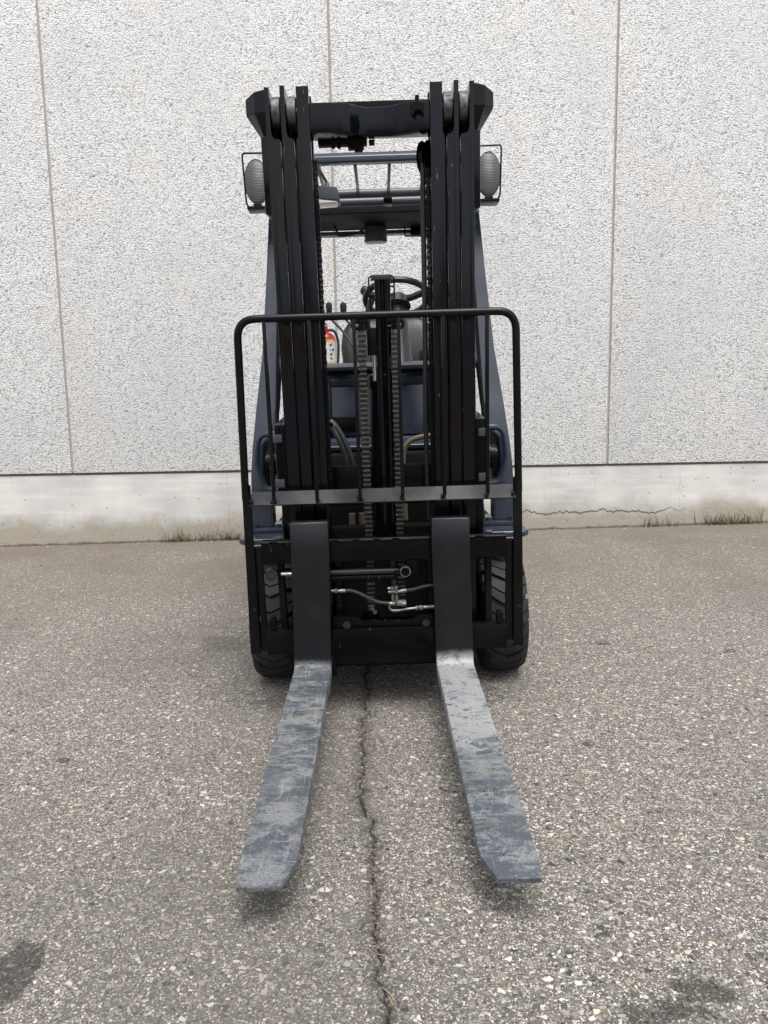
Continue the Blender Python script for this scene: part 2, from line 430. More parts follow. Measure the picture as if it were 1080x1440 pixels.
# ------------------------------------------------------------------ mesh helpers
class B:
    def __init__(self):
        self.bm = bmesh.new()
    def _merge(self, t, mtx=None):
        if mtx is not None:
            bmesh.ops.transform(t, matrix=mtx, verts=t.verts)
        me = bpy.data.meshes.new('tmp')
        t.to_mesh(me); t.free()
        self.bm.from_mesh(me)
        bpy.data.meshes.remove(me)
        return self
    def hexa(self, pts, bev=.002, seg=2):
        """8 corners: bottom ring 0-3, top ring 4-7"""
        t = bmesh.new()
        v = [t.verts.new(p) for p in pts]
        for f in ((3, 2, 1, 0), (4, 5, 6, 7), (0, 1, 5, 4), (1, 2, 6, 5), (2, 3, 7, 6), (3, 0, 4, 7)):
            t.faces.new([v[i] for i in f])
        bmesh.ops.recalc_face_normals(t, faces=t.faces)
        if bev:
            bmesh.ops.bevel(t, geom=t.edges[:], offset=bev, segments=seg, affect='EDGES', profile=.6, clamp_overlap=True)
        return self._merge(t)
    def box(self, x0, x1, y0, y1, z0, z1, bev=.002, seg=2):
        x0, x1 = sorted((x0, x1)); y0, y1 = sorted((y0, y1)); z0, z1 = sorted((z0, z1))
        return self.hexa([(x0, y0, z0), (x1, y0, z0), (x1, y1, z0), (x0, y1, z0),
                          (x0, y0, z1), (x1, y0, z1), (x1, y1, z1), (x0, y1, z1)], bev, seg)
    def prism(self, poly, axis, a0, a1, bev=.002, seg=2):
        """poly: 2D outline; axis 'x': (y,z), 'y': (x,z), 'z': (x,y)"""
        t = bmesh.new()
        def P(p, a):
            return {'x': (a, p[0], p[1]), 'y': (p[0], a, p[1]), 'z': (p[0], p[1], a)}[axis]
        A = [t.verts.new(P(p, a0)) for p in poly]
        C = [t.verts.new(P(p, a1)) for p in poly]
        n = len(poly)
        t.faces.new(A); t.faces.new(C[::-1])
        for i in range(n):
            t.faces.new((A[i], C[i], C[(i + 1) % n], A[(i + 1) % n]))
        bmesh.ops.recalc_face_normals(t, faces=t.faces)
        if bev:
            bmesh.ops.bevel(t, geom=t.edges[:], offset=bev, segments=seg, affect='EDGES', profile=.6, clamp_overlap=True)
        return self._merge(t)
    def cyl(self, p0, p1, r0, r1=None, seg=20, bev=.0):
        r1 = r0 if r1 is None else r1
        p0, p1 = Vector(p0), Vector(p1)
        d = p1 - p0
        t = bmesh.new()
        bmesh.ops.create_cone(t, cap_ends=True, cap_tris=False, segments=seg, radius1=r0, radius2=r1, depth=d.length)
        if bev:
            e = [e for e in t.edges if len(e.link_faces) == 2 and any(len(f.verts) > 4 for f in e.link_faces)]
            bmesh.ops.bevel(t, geom=e, offset=bev, segments=2, affect='EDGES', clamp_overlap=True)
        q = d.to_track_quat('Z', 'Y').to_matrix().to_4x4()
        return self._merge(t, Matrix.Translation((p0 + p1) / 2) @ q)
    def tube(self, pts, r, seg=10, closed=False, caps=True, flat=None):
        pts = [Vector(p) for p in pts]
        n = len(pts)
        t = bmesh.new()
        rings = []
        up = None
        for i, p in enumerate(pts):
            a = pts[(i - 1) % n] if (closed or i > 0) else p
            b = pts[(i + 1) % n] if (closed or i < n - 1) else p
            tg = (b - a).normalized()
            if up is None:
                up = tg.orthogonal().normalized()
            up = (up - tg * up.dot(tg))
            if up.length < 1e-6:
                up = tg.orthogonal()
            up.normalize()
            sd_ = tg.cross(up)
            rr = r(i / (n - 1)) if callable(r) else r
            rings.append([t.verts.new(p + (up * cos(2 * pi * k / seg) + sd_ * sin(2 * pi * k / seg)) * rr) for k in range(seg)])
        m = n if closed else n - 1
        for i in range(m):
            A, C = rings[i], rings[(i + 1) % n]
            for k in range(seg):
                t.faces.new((A[k], A[(k + 1) % seg], C[(k + 1) % seg], C[k]))
        if caps and not closed:
            t.faces.new(rings[0][::-1]); t.faces.new(rings[-1])
        bmesh.ops.recalc_face_normals(t, faces=t.faces)
        return self._merge(t)
    def lathe(self, prof, origin, axis='x', seg=48, flip=False):
        """prof: list of (axial, radius)"""
        t = bmesh.new()
        rings = []
        for a, r in prof:
            ring = []
            for k in range(seg):
                c, s_ = cos(2 * pi * k / seg) * r, sin(2 * pi * k / seg) * r
                ring.append(t.verts.new({'x': (a, c, s_), 'y': (c, a, s_), 'z': (c, s_, a)}[axis]))
            rings.append(ring)
        for A, C in zip(rings, rings[1:]):
            for k in range(seg):
                t.faces.new((A[k], A[(k + 1) % seg], C[(k + 1) % seg], C[k]))
        t.faces.new(rings[0][::-1]); t.faces.new(rings[-1])
        bmesh.ops.recalc_face_normals(t, faces=t.faces)
        return self._merge(t, Matrix.Translation(origin))
    def loft(self, rings, bev=0.):
        """rings of equal length, closed sections, capped"""
        t = bmesh.new()
        R = [[t.verts.new(p) for p in r] for r in rings]
        n = len(R[0])
        for A, C in zip(R, R[1:]):
            for k in range(n):
                t.faces.new((A[k], A[(k + 1) % n], C[(k + 1) % n], C[k]))
        t.faces.new(R[0][::-1]); t.faces.new(R[-1])
        bmesh.ops.recalc_face_normals(t, faces=t.faces)
        if bev:
            e = [e for e in t.edges if e.is_manifold and e.calc_face_angle(0) > .5]
            bmesh.ops.bevel(t, geom=e, offset=bev, segments=2, affect='EDGES', clamp_overlap=True)
        return self._merge(t)
    def sphere(self, c, r, sx=1, sy=1, sz=1, u=16, v=10):
        t = bmesh.new()
        bmesh.ops.create_uvsphere(t, u_segments=u, v_segments=v, radius=r)
        return self._merge(t, Matrix.Translation(c) @ Matrix.Diagonal((sx, sy, sz, 1)))
    def build(self, name, mat, parent=None, smooth=True, angle=32):
        me = bpy.data.meshes.new(name)
        self.bm.to_mesh(me); self.bm.free()
        if smooth:
            me.polygons.foreach_set('use_smooth', [True] * len(me.polygons))
            me.set_sharp_from_angle(angle=radians(angle))
        me.materials.append(M[mat] if isinstance(mat, str) else mat)
        o = bpy.data.objects.new(name, me)
        COL.objects.link(o)
        if parent is not None:
            o.parent = parent
        return o

def fillet(pts, r, n=6, closed=False):
    pts = [Vector(p) for p in pts]
    out = []
    N = len(pts)
    for i, p in enumerate(pts):
        if not closed and i in (0, N - 1):
            out.append(p); continue
        a, b = pts[(i - 1) % N], pts[(i + 1) % N]
        da, db = (a - p), (b - p)
        rr = min(r, da.length * .48, db.length * .48)
        s0, s1 = p + da.normalized() * rr, p + db.normalized() * rr
        for k in range(n + 1):
            u = k / n
            out.append(s0 * (1 - u) ** 2 + p * 2 * u * (1 - u) + s1 * u * u)
    return out

def catmull(pts, n=8):
    pts = [Vector(p) for p in pts]
    P = [pts[0] * 2 - pts[1]] + pts + [pts[-1] * 2 - pts[-2]]
    out = []
    for i in range(1, len(P) - 2):
        a, b, c, d = P[i - 1:i + 3]
        for k in range(n):
            u = k / n
            out.append(.5 * ((2 * b) + (c - a) * u + (2 * a - 5 * b + 4 * c - d) * u * u + (3 * b - a - 3 * c + d) * u ** 3))
    out.append(pts[-1])
    return out

def tag(o, label=None, cat=None, group=None, kind=None):
    if label: o['label'] = label
    if cat: o['category'] = cat
    if group: o['group'] = group
    if kind: o['kind'] = kind
    return o

def empty(name, loc=(0, 0, 0), rot=(0, 0, 0), parent=None):
    o = bpy.data.objects.new(name, None)
    COL.objects.link(o)
    o.location = loc
    o.rotation_euler = rot
    o.empty_display_size = .1
    if parent is not None: o.parent = parent
    return o

# ------------------------------------------------------------------ ground: asphalt sheet, falls slightly to the left
SL = .0145
WALL_Y = 6.0
def build_ground():
    cr = [(-.10, .60), (.02, 1.0), (-.009, 1.193), (-.019, 1.257), (-.029, 1.31), (-.022, 1.367), (-.032, 1.428), (-.035, 1.517), (-.043, 1.592),
          (-.042, 1.701), (-.048, 1.793), (-.066, 1.895), (-.079, 2.007), (-.064, 2.131), (-.08, 2.272), (-.08, 2.488), (-.074, 2.817),
          (-.09, 3.4), (-.06, 4.2), (-.12, 5.1), (-.10, 5.9)]
    rnd = random.Random(3)
    rows = [(-30., 0., 0.), (-4., 0., 0.)]
    y = .6
    j = 0.
    path = []
    wcur = .005
    while y < 5.9:
        for (xa, ya), (xb, yb) in zip(cr, cr[1:]):
            if ya <= y <= yb:
                xx = xa + (xb - xa) * (y - ya) / (yb - ya)
        j = j * .72 + rnd.uniform(-.0085, .0085)
        wcur = wcur * .7 + rnd.uniform(.0003, .0052) * .42
        xx += j
        rows.append((y, xx, wcur))
        path.append((xx, y))
        y += .012
    rows += [(6.0, -.1, 0.), (7.5, 0., 0.)]
    verts, faces, dirt = [], [], []
    for (y, xc, w) in rows:
        cols = [-40, xc - .04, xc - .012 - w, xc - w, xc + rnd.uniform(-.3, .3) * w, xc + w, xc + .012 + w, xc + .04, 40]
        ds = [0, 0, .55 if w else 0, 1 if w else 0, 1 if w else 0, 1 if w else 0, .55 if w else 0, 0, 0]
        for k, x in enumerate(cols):
            z = SL * x
            if k == 4:
                z -= min(.014, w * 2.4)
            if k in (3, 5):
                z -= w * .15
            verts.append((x, y, z)); dirt.append(ds[k])
    n = 9
    for i in range(len(rows) - 1):
        for k in range(n - 1):
            a = i * n + k
            faces.append((a, a + 1, a + n + 1, a + n))
    me = bpy.data.meshes.new('ground')
    me.from_pydata(verts, [], faces)
    at = me.attributes.new('crack_dirt', 'FLOAT', 'POINT')
    at.data.foreach_set('value', dirt)
    me.materials.append(M['asphalt'])
    o = bpy.data.objects.new('ground', me)
    COL.objects.link(o)
    tag(o, kind='structure')
    return path
crack_path = build_ground()
def gz(x): return SL * x

# ------------------------------------------------------------------ wall: precast panels on a cast plinth
def build_wall():
    root = empty('warehouse_wall', (0, WALL_Y, 0))
    tag(root, 'tall white exposed aggregate concrete panel wall on a smooth concrete plinth', 'wall')
    W, J0 = 2.086, -.338
    me = None
    for k in range(-7, 7):
        if me is None:
            b = B()
            b.box(.0085, W - .0085, -.012, .25, 0, 5.2, .006, 2)
            p = b.build('panel', 'aggregate', root)
            me = p.data
        else:
            p = bpy.data.objects.new('panel', me)
            COL.objects.link(p)
            p.parent = root
        p.location = (J0 + k * W, 0, .535)
        s = bpy.data.objects.new('sealant_strip', seal.data) if k > -7 else None
        if s is None:
            b = B()
            pts = []
            b.box(-.0087, .0087, .0, .02, 0, 5.2, .002, 1)
            s = b.build('sealant_strip', 'sealant', root)
            seal = s
        else:
            COL.objects.link(s); s.parent = root
        s.location = (J0 + k * W, 0, .535)
    b = B()
    b.box(-15.2, 14.8, -.0, .30, -1.2, .516, .006, 2)
    b.build('plinth', 'plinth', root)
    b = B()
    b.box(-15.2, 14.8, .010, .25, .5162, .5345, 0)
    b.build('base_joint', 'joint', root)
    return root
build_wall()

# ------------------------------------------------------------------ forklift
FX, FY = .006, 2.95
fork_root = empty('forklift', (FX, FY, SL * FX), (0, -math.atan(SL), 0))
tag(fork_root, 'dark slate blue and black forklift with lowered mast facing the camera', 'forklift')
TILT = radians(4.8)
HEEL = (0, 2.47 - FY, .193)
def mast_part(o):
    o.location = HEEL
    o.rotation_euler = (TILT, 0, 0)
    return o
def fy(Y): return Y - FY

# ---- wheels -----------------------------------------------------------------
def build_wheel(side):
    cx, r0, hw = side * .434 + .009, .228, .074
    root = B()
    # tyre carcass
    prof = [(-hw + .012, .125), (-hw, .15), (-hw - .004, .185), (-hw + .004, .212), (-hw + .022, .226), (0, r0),
            (hw - .022, .226), (hw - .004, .212), (hw + .004, .185), (hw, .15), (hw - .012, .125)]
    root.lathe(prof, (0, 0, 0), 'x', 72)
    N = 15
    st = [(-hw - .004, .188), (-hw + .003, .214), (-hw + .02, .227), (-hw * .45, .2285), (0, .229), (hw * .45, .2285), (hw - .02, .227), (hw - .003, .214), (hw + .004, .188)]
    out = [(-hw - .012, .190), (-hw - .006, .222), (-hw + .017, .2385), (-hw * .45, .2405), (0, .241), (hw * .45, .2405), (hw - .017, .2385), (hw + .006, .222), (hw + .012, .190)]
    t = bmesh.new()
    pitch = 2 * pi / N
    for i in range(N):
        for (f0, f1) in ((.04, .43), (.455, .84)):
            ph0 = i * pitch
            ring = []
            for q, ((a, r), (ao, ro)) in enumerate(zip(st, out)):
                xx = a / hw
                chev = pitch * (.55 * (1 - abs(xx) ** 1.5) + .06 * xx)      # arrow shaped lugs
                a0, a1 = ph0 + f0 * pitch + chev, ph0 + f1 * pitch + chev
                ring.append([t.verts.new((ax, cos(an) * rr, sin(an) * rr)) for ax, rr, an in
                             ((a, r - .004, a0), (ao, ro, a0 + .008), (ao, ro, a1 - .008), (a, r - .004, a1))])
            for R0, R1 in zip(ring, ring[1:]):
                for k in range(3):
                    t.faces.new((R0[k], R0[k + 1], R1[k + 1], R1[k]))
            t.faces.new(ring[0]); t.faces.new(ring[-1][::-1])
    bmesh.ops.recalc_face_normals(t, faces=t.faces)
    root._merge(t)
    o = root.build('tyre', 'rubber', fork_root, angle=28)
    o.location = (cx, 0, .2400)
    o.rotation_euler = (random.uniform(0, 1), 0, 0)
    b = B()
    s = side
    b.lathe([(-s * .05, .128), (s * .05, .128), (s * .062, .122), (s * .05, .105), (s * .035, .06), (s * .07, .045), (s * .072, .001)], (0, 0, 0), 'x', 40)
    for k in range(6):
        an = k * pi / 3
        b.cyl((s * .03, cos(an) * .08, sin(an) * .08), (s * .055, cos(an) * .08, sin(an) * .08), .011, seg=6)
    b.build('rim', 'plastic', o)
for s_ in (-1, 1):
    build_wheel(s_)
# steered rear wheels under the counterweight
for sx in (-.14, .14):
    b = B()
    b.lathe([(-.06, .10), (-.066, .16), (-.05, .20), (0, .205), (.05, .20), (.066, .16), (.06, .10)], (0, 0, 0), 'x', 40)
    o = b.build('rear_tyre', 'rubber', fork_root)
    o.location = (sx, fy(4.25), .205)
    b = B()
    b.lathe([(-.055, .102), (.055, .102), (.04, .05), (.05, .001)], (0, 0, 0), 'x', 30)
    b.build('rim', 'plastic', o)

# ---- chassis and body ----------------------------------------------------------
b = B()
b.box(-.335, .335, fy(2.78), fy(4.5), .13, .40, .02, 3)          # axle and frame
b.box(-.30, .30, fy(2.72), fy(2.80), .20, .62, .01)
b.box(-.47, .47, fy(3.12), fy(4.55), .40, .56, .02, 3)           # floor
chassis = b.build('chassis', 'void', fork_root)

b = B()
b.box(-.46, .46, fy(3.75), fy(4.60), .56, 1.16, .05, 4)          # battery hood
b.prism([(fy(4.45), .22), (fy(4.86), .30), (fy(4.92), .9), (fy(4.84), 1.12), (fy(4.45), 1.16)], 'x', -.49, .49, .04, 4)
body = b.build('rear_body', 'blue', fork_root)

b = B()
b.box(-.40, .40, fy(3.215), fy(3.30), .60, 1.19, .02, 3)
cowl = b.build('front_cowl', 'blue', fork_root)
b = B()                                                             # raised rim around the pressed panel
for x0, x1, z0, z1 in ((-.36, -.20, .92, 1.15), (.20, .36, .92, 1.15)):
    b.box(x0, x1, fy(3.200), fy(3.22), z0, z1, .012, 3)
b.box(-.199, .199, fy(3.200), fy(3.22), 1.128, 1.165, .008, 3)
b.build('cowl_rim', 'blue', cowl)
b = B()
b.hexa([(-.198, fy(3.178), .926), (.198, fy(3.178), .926), (.198, fy(3.214), .926), (-.198, fy(3.214), .926),
        (-.198, fy(3.206), 1.127), (.198, fy(3.206), 1.127), (.198, fy(3.2145), 1.127), (-.198, fy(3.2145), 1.127)], .004, 2)
b.build('cowl_panel', 'blue', cowl)
b = B()
b.prism([(fy(3.16), .862), (fy(3.12), .868), (fy(3.115), .885), (fy(3.16), .918), (fy(3.215), .925), (fy(3.215), .862)], 'x', -.38, .38, .006, 3)
b.build('cowl_ledge', 'blue', cowl)
b = B()
b.prism([(fy(3.14), 1.19), (fy(3.13), 1.205), (fy(3.15), 1.216), (fy(3.48), 1.235), (fy(3.50), 1.19)], 'x', -.42, .42, .006, 3)
b.build('dash_top', 'grey', fork_root)
b = B()
b.box(-.33, .33, fy(3.00), fy(3.16), .55, .862, .012, 2)
b.build('pump_cover', 'void', fork_root)
b = B()
b.box(-.27, -.10, fy(3.17), fy(3.20), .945, 1.005, .004)
b.build('valve_box', 'black', fork_root)

# side console the extinguisher stands on
b = B()
b.box(-.37, -.17, fy(3.78), fy(4.05), 1.13, 1.190, .012, 3)
b.build('side_console', 'plastic', fork_root)

# seat
b = B()
rings = []
for z, hw, y0, th in ((1.19, .21, 4.02, .10), (1.24, .235, 4.03, .12), (1.34, .245, 4.06, .13), (1.42, .235, 4.085, .12), (1.47, .205, 4.10, .10), (1.50, .15, 4.115, .06), (1.507, .08, 4.12, .02)):
    ring = []
    for k in range(24):
        a = 2 * pi * k / 24
        cx_, cy_ = cos(a), sin(a)
        sx_ = math.copysign(abs(cx_) ** .5, cx_) * hw
        sy_ = math.copysign(abs(cy_) ** .6, cy_) * th / 2
        ring.append((.05 + sx_, fy(y0 + .03) + sy_ - .03 * (1 - (sx_ / hw) ** 2) * -1, z))
    rings.append(ring)
b.loft(rings)
seat = b.build('seat_backrest', 'vinyl', fork_root, angle=60)
b = B()
b.box(-.18, .28, fy(3.78), fy(4.12), 1.165, 1.235, .03, 4)
b.build('seat_cushion', 'vinyl', fork_root)
b = B()
b.box(.205, .25, fy(3.72), fy(3.98), 1.255, 1.305, .015, 3)
b.box(.215, .24, fy(3.92), fy(3.97), 1.20, 1.26, .004)
b.build('armrest', 'plastic', fork_root)

# steering column, wheel and spinner knob
sc_ = Vector((.088, fy(3.47), 1.505))
tl = radians(27)
def wp_(a, r, h=0.):   # point on the steering wheel plane
    return sc_ + Vector((cos(a) * r, -sin(a) * r * cos(tl) + h * sin(tl), sin(a) * r * sin(tl) + h * cos(tl)))
b = B()
b.tube([wp_(2 * pi * k / 40, .138) for k in range(40)], .0135, 10, closed=True)
swheel = b.build('steering_wheel', 'knob', fork_root)
b = B()
for a in (radians(-90), radians(20), radians(160)):
    b.tube([wp_(a, .02, -.012), wp_(a, .07, -.012), wp_(a, .135, 0)], .015, 8)
b.cyl(wp_(0, 0, -.05), wp_(0, 0, .008), .062, .045, 24, .008)
b.build('wheel_hub', 'knob', swheel)
b = B()
b.sphere(wp_(pi * .98, .138, .038), .022)
b.cyl(wp_(pi * .98, .138, .0), wp_(pi * .98, .138, .03), .006, seg=8)
b.build('spinner_knob', 'knob', swheel)
b = B()
b.tube([wp_(0, 0, -.035), Vector((.088, fy(3.42), 1.36)), Vector((.088, fy(3.36), 1.20))], lambda u: .035 + .025 * u, 14)
b.build('steering_column', 'plastic', fork_root)

# hydraulic levers
for kx, kz, bx, bz in ((-.208, 1.470, -.10, 1.285), (-.146, 1.468, -.045, 1.29), (-.105, 1.425, .0, 1.29)):
    b = B()
    b.tube(catmull([(kx, fy(3.43), kz - .03), (kx + .005, fy(3.43), kz - .045), ((kx + bx) / 2, fy(3.42), (kz + bz) / 2 - .008), (bx, fy(3.40), bz), (bx + .02, fy(3.40), bz - .07)], 5), .0055, 8)
    lv = b.build('hydraulic_lever', 'plastic', fork_root)
    b = B()
    b.lathe([(-.032, .009), (-.024, .0125), (.008, .0145), (.018, .0125), (.023, .006)], (kx, fy(3.43), kz), 'z', 14)
    b.build('lever_knob', 'knob', lv)

# fenders with bolted post feet
for s in (-1, 1):
    b = B()
    poly = [(s * .345, fy(2.86)), (s * .40, fy(2.80)), (s * .52, fy(2.80)), (s * .542, fy(2.83)), (s * .542, fy(3.24)), (s * .345, fy(3.24))]
    b.prism(poly, 'z', .552, .574, .006, 3)
    fd = b.build('fender', 'blue', fork_root)
    b = B()
    b.box(s * .385, s * .525, fy(2.93), fy(3.10), .5745, .592, .004)
    b.build('post_foot', 'blue', fd)
    for bx_, by_ in ((.408, 2.95), (.500, 2.95)):
        b = B()
        b.cyl((s * bx_, fy(by_), .5925), (s * bx_, fy(by_), .606), .013, seg=6, bev=.002)
        b.cyl((s * bx_, fy(by_), .5922), (s * bx_, fy(by_), .5945), .018, seg=16)
        b.build('bolt', 'blue', fd)

# ---- overhead guard ------------------------------------------------------------
b = B()
b.prism([(fy(3.145), 1.985), (fy(3.145), 2.006), (fy(3.162), 2.024), (fy(3.195), 2.024), (fy(3.195), 1.985)], 'x', -.42, .42, .004, 2)
guard = b.build('overhead_guard', 'blue', fork_root)
for s in (-1, 1):
    b = B()
    rings = []
    # (z, Y front, outer x, inner x, depth)
    for z, Y, xo, xi, dp in ((.590, 2.965, .512, .432, .10), (.72, 2.97, .510, .432, .10), (.80, 2.975, .507, .462, .10), (.90, 2.985, .498, .458, .10), (.965, 3.00, .490, .415, .10), (1.05, 3.03, .482, .402, .10),
                             (1.26, 3.10, .458, .390, .10), (1.55, 3.19, .440, .384, .09), (1.85, 3.275, .424, .372, .08), (1.98, 3.30, .416, .368, .08)):
        rings.append([(s * xi, fy(Y), z), (s * xo, fy(Y), z), (s * (xo + .004), fy(Y + .02), z), (s * (xo + .004), fy(Y + dp), z), (s * xi, fy(Y + dp), z)])
    b.loft(rings, .006)
    b.build('front_post', 'blue', guard)
    b = B()
    b.box(s * .37, s * .42, fy(3.196), fy(4.36), 1.978, 2.018, .008, 3)
    b.build('side_rail', 'blue', guard)
    b = B()
    b.loft([[(s * .37, fy(Y), z), (s * .42, fy(Y), z), (s * .42, fy(Y + .06), z), (s * .37, fy(Y + .06), z)] for z, Y in ((1.14, 4.48), (1.6, 4.46), (1.9, 4.38), (1.99, 4.30))], .005)
    b.build('rear_post', 'blue', guard)
    # grab handle / cable along the post
    b = B()
    b.tube(catmull([(s * .382, fy(3.18), 1.62), (s * .384, fy(3.10), 1.45), (s * .392, fy(3.05), 1.22), (s * .398, fy(2.99), 1.0), (s * .40, fy(2.97), .90)], 6), .0075, 8)
    b.build('cable_conduit', 'black', guard)
for Y, r in ((3.64, .019), (3.79, .019)):
    b = B()
    b.cyl((-.372, fy(Y), 1.99), (.372, fy(Y), 1.99), r, seg=16)
    b.build('roof_tube', 'grey', guard)
for x in (-.215, -.068, .068, .215):
    b = B()
    b.box(x - .006, x + .006, fy(3.196), fy(3.66), 1.982, 2.012, .003)
    b.build('roof_slat', 'grey', guard)
b = B()
b.box(.045, .085, fy(3.69), fy(3.75), 1.955, 1.985, .004)
b.build('cable_clip', 'black', guard)
b = B()
b.box(-.372, .372, fy(3.95), fy(4.34), 1.975, 2.012, .008, 3)
b.build('rear_roof_plate', 'void', guard)
b = B()
b.box(-.372, .372, fy(4.345), fy(4.41), 1.955, 1.975, .004)
b.build('rear_crossbar', 'grey', guard)
b = B()
b.box(-.055, .062, fy(4.20), fy(4.30), 1.892, 1.974, .014, 3)
b.cyl((-.045, fy(4.21), 1.896), (-.045, fy(4.21), 1.888), .012, seg=12)
b.cyl((.052, fy(4.21), 1.896), (.052, fy(4.21), 1.888), .012, seg=12)
b.build('rear_lamp_box', 'grey', guard)
b = B()
b.tube(catmull([(-.055, fy(4.2), 1.955), (-.09, fy(4.2), 1.935), (-.14, fy(4.2), 1.925), (-.19, fy(4.2), 1.925), (-.20, fy(4.2), 1.945), (-.21, fy(4.22), 1.975)], 5), .0055, 8)
b.build('lamp_cable', 'hose', guard)
b = B()
b.tube(fillet([(.16, fy(4.30), 1.974), (.16, fy(4.30), 1.93), (.28, fy(4.30), 1.93)], .01), .004, 8)
b.box(.19, .25, fy(4.28), fy(4.33), 1.93, 1.974, .004)
b.build('plate_holder', 'black', guard)
# interior mirror lamp hanging on the left of the roof
b = B()
b.hexa([(-.24, fy(3.27), 1.885), (-.135, fy(3.27), 1.873), (-.135, fy(3.36), 1.873), (-.24, fy(3.36), 1.885),
        (-.24, fy(3.27), 1.937), (-.145, fy(3.27), 1.927), (-.145, fy(3.36), 1.927), (-.24, fy(3.36), 1.937)], .006, 3)
b.tube([(-.188, fy(3.31), 1.93), (-.188, fy(3.31), 1.955), (-.212, fy(3.26), 1.99)], .0055, 8)
b.cyl((-.188, fy(3.31), 1.925), (-.188, fy(3.31), 1.957), .016, .007, 12)
hl = b.build('hanging_lamp', 'grey', guard)
b = B()
b.hexa([(-.235, fy(3.272), 1.862), (-.150, fy(3.272), 1.866), (-.150, fy(3.35), 1.866), (-.235, fy(3.35), 1.862),
        (-.235, fy(3.272), 1.884), (-.145, fy(3.272), 1.873), (-.145, fy(3.35), 1.873), (-.235, fy(3.35), 1.884)], .008, 3)
b.build('lamp_glass', 'clear', hl)

# ---- work lights on the guard ----------------------------------------------------
for s in (-1, 1):
    cx, cy, cz = s * .452, fy(3.15), 1.925
    b = B()
    # shell behind the lens, swelling then closing
    rings = []
    for dy, k in ((.0, 1.04), (.012, 1.05), (.03, .98), (.055, .75), (.075, .4), (.08, .1)):
        rings.append([(cx + cos(2 * pi * q / 28) * .046 * k + s * 0, cy + dy, cz + sin(2 * pi * q / 28) * .080 * k) for q in range(28)])
    b.loft(rings)
    wl_ = b.build('work_light', 'plastic', fork_root, angle=50)
    b = B()
    t = bmesh.new()
    nr, na = 64, 32
    # ribbed oval lens, bulging towards the front
    grid = []
    for i in range(nr + 1):
        v = -1 + 2 * i / nr
        row = []
        hw = sqrt(max(0, 1 - v * v))
        for k in range(9):
            u = (-1 + 2 * k / 8) * hw
            bulge = .014 * (1 - (u * u + v * v))
            rib = .0004 * (1 if i % 2 else -1)
            row.append(t.verts.new((cx + u * .045, cy - .002 - bulge - rib, cz + v * .078)))
        grid.append(row)
    for A, C in zip(grid, grid[1:]):
        for k in range(8):
            try: t.faces.new((A[k], A[k + 1], C[k + 1], C[k]))
            except Exception: pass
    bmesh.ops.remove_doubles(t, verts=t.verts, dist=1e-5)
    bmesh.ops.recalc_face_normals(t, faces=t.faces)
    b._merge(t)
    b.build('lens', 'lens', wl_, angle=80)
    b = B()
    lo = [(s * .40, cy - .035, 2.018), (s * .497, cy - .035, 2.020), (s * .490, cy - .035, 1.838), (s * .482, cy - .03, 1.822)]
    b.tube(fillet(lo, .014), .0035, 8)
    b.tube([(s * .40, cy - .035, 2.018), (s * .398, cy + .06, 2.0)], .0035, 8)
    b.build('wire_guard', 'black', wl_)
    b = B()
    b.box(s * .372, s * .487, cy - .045, cy + .03, 1.812, 1.824, .002)
    b.box(s * (.452 - .016), s * (.452 + .016), cy - .008, cy + .022, 1.8245, 1.842, .004)
    b.cyl((s * .458, cy - .052, 1.812), (s * .458, cy - .045, 1.812), .005, seg=10)
    b.box(s * .385, s * .402, cy - .04, cy + .05, 1.824, 1.86, .004)
    b.build('lamp_bracket', 'black', wl_)
    b = B()
    b.box(s * .384, s * .406, cy - .03, cy + .03, 1.905, 1.94, .004)
    b.build('lamp_tab', 'grey', wl_)

# ---- mast pivots beside the wheels -------------------------------------------------
for s in (-1, 1):
    b = B()
    b.cyl((s * .345, fy(2.945), .848), (s * .440, fy(2.945), .848), .042, seg=28, bev=.006)
    b.cyl((s * .405, fy(2.945), .848), (s * .418, fy(2.945), .848), .050, seg=28, bev=.004)
    tc_ = b.build('tilt_pin', 'black', fork_root)
    b = B()
    b.tube(fillet([(s * .385, fy(2.925), .955), (s * .462, fy(2.925), .955), (s * .478, fy(2.925), .84), (s * .452, fy(2.925), .745), (s * .385, fy(2.925), .742)], .035, 7), .011, 10)
    b.build('tilt_bracket_rim', 'blue', tc_)
    b = B()
    b.box(s * .34, s * .475, fy(3.00), fy(3.06), .73, .965, .01)
    b.build('tilt_bracket_back', 'void', tc_)
    b = B()
    b.cyl((s * .395, fy(2.945), .80), (s * .395, fy(2.945), .7575), .026, .03, 18, .004)
    b.build('grease_cap', 'plastic', tc_)
    b = B()
    b.box(s * .36, s * .475, fy(2.925), fy(2.99), .742, .757, .003)
    b.build('tilt_shelf', 'blue', tc_)
    b = B()
    b.hexa([(s * .385, fy(2.99), .594), (s * .402, fy(2.99), .594), (s * .402, fy(3.06), .594), (s * .385, fy(3.06), .594),
            (s * .370, fy(2.97), .74), (s * .388, fy(2.97), .74), (s * .388, fy(3.05), .74), (s * .370, fy(3.05), .74)], .004)
    b.build('post_rib', 'blue', tc_)

# ---- mast (own frame: u right, v back from fork face, w up along the tilted mast) -----
b = B()
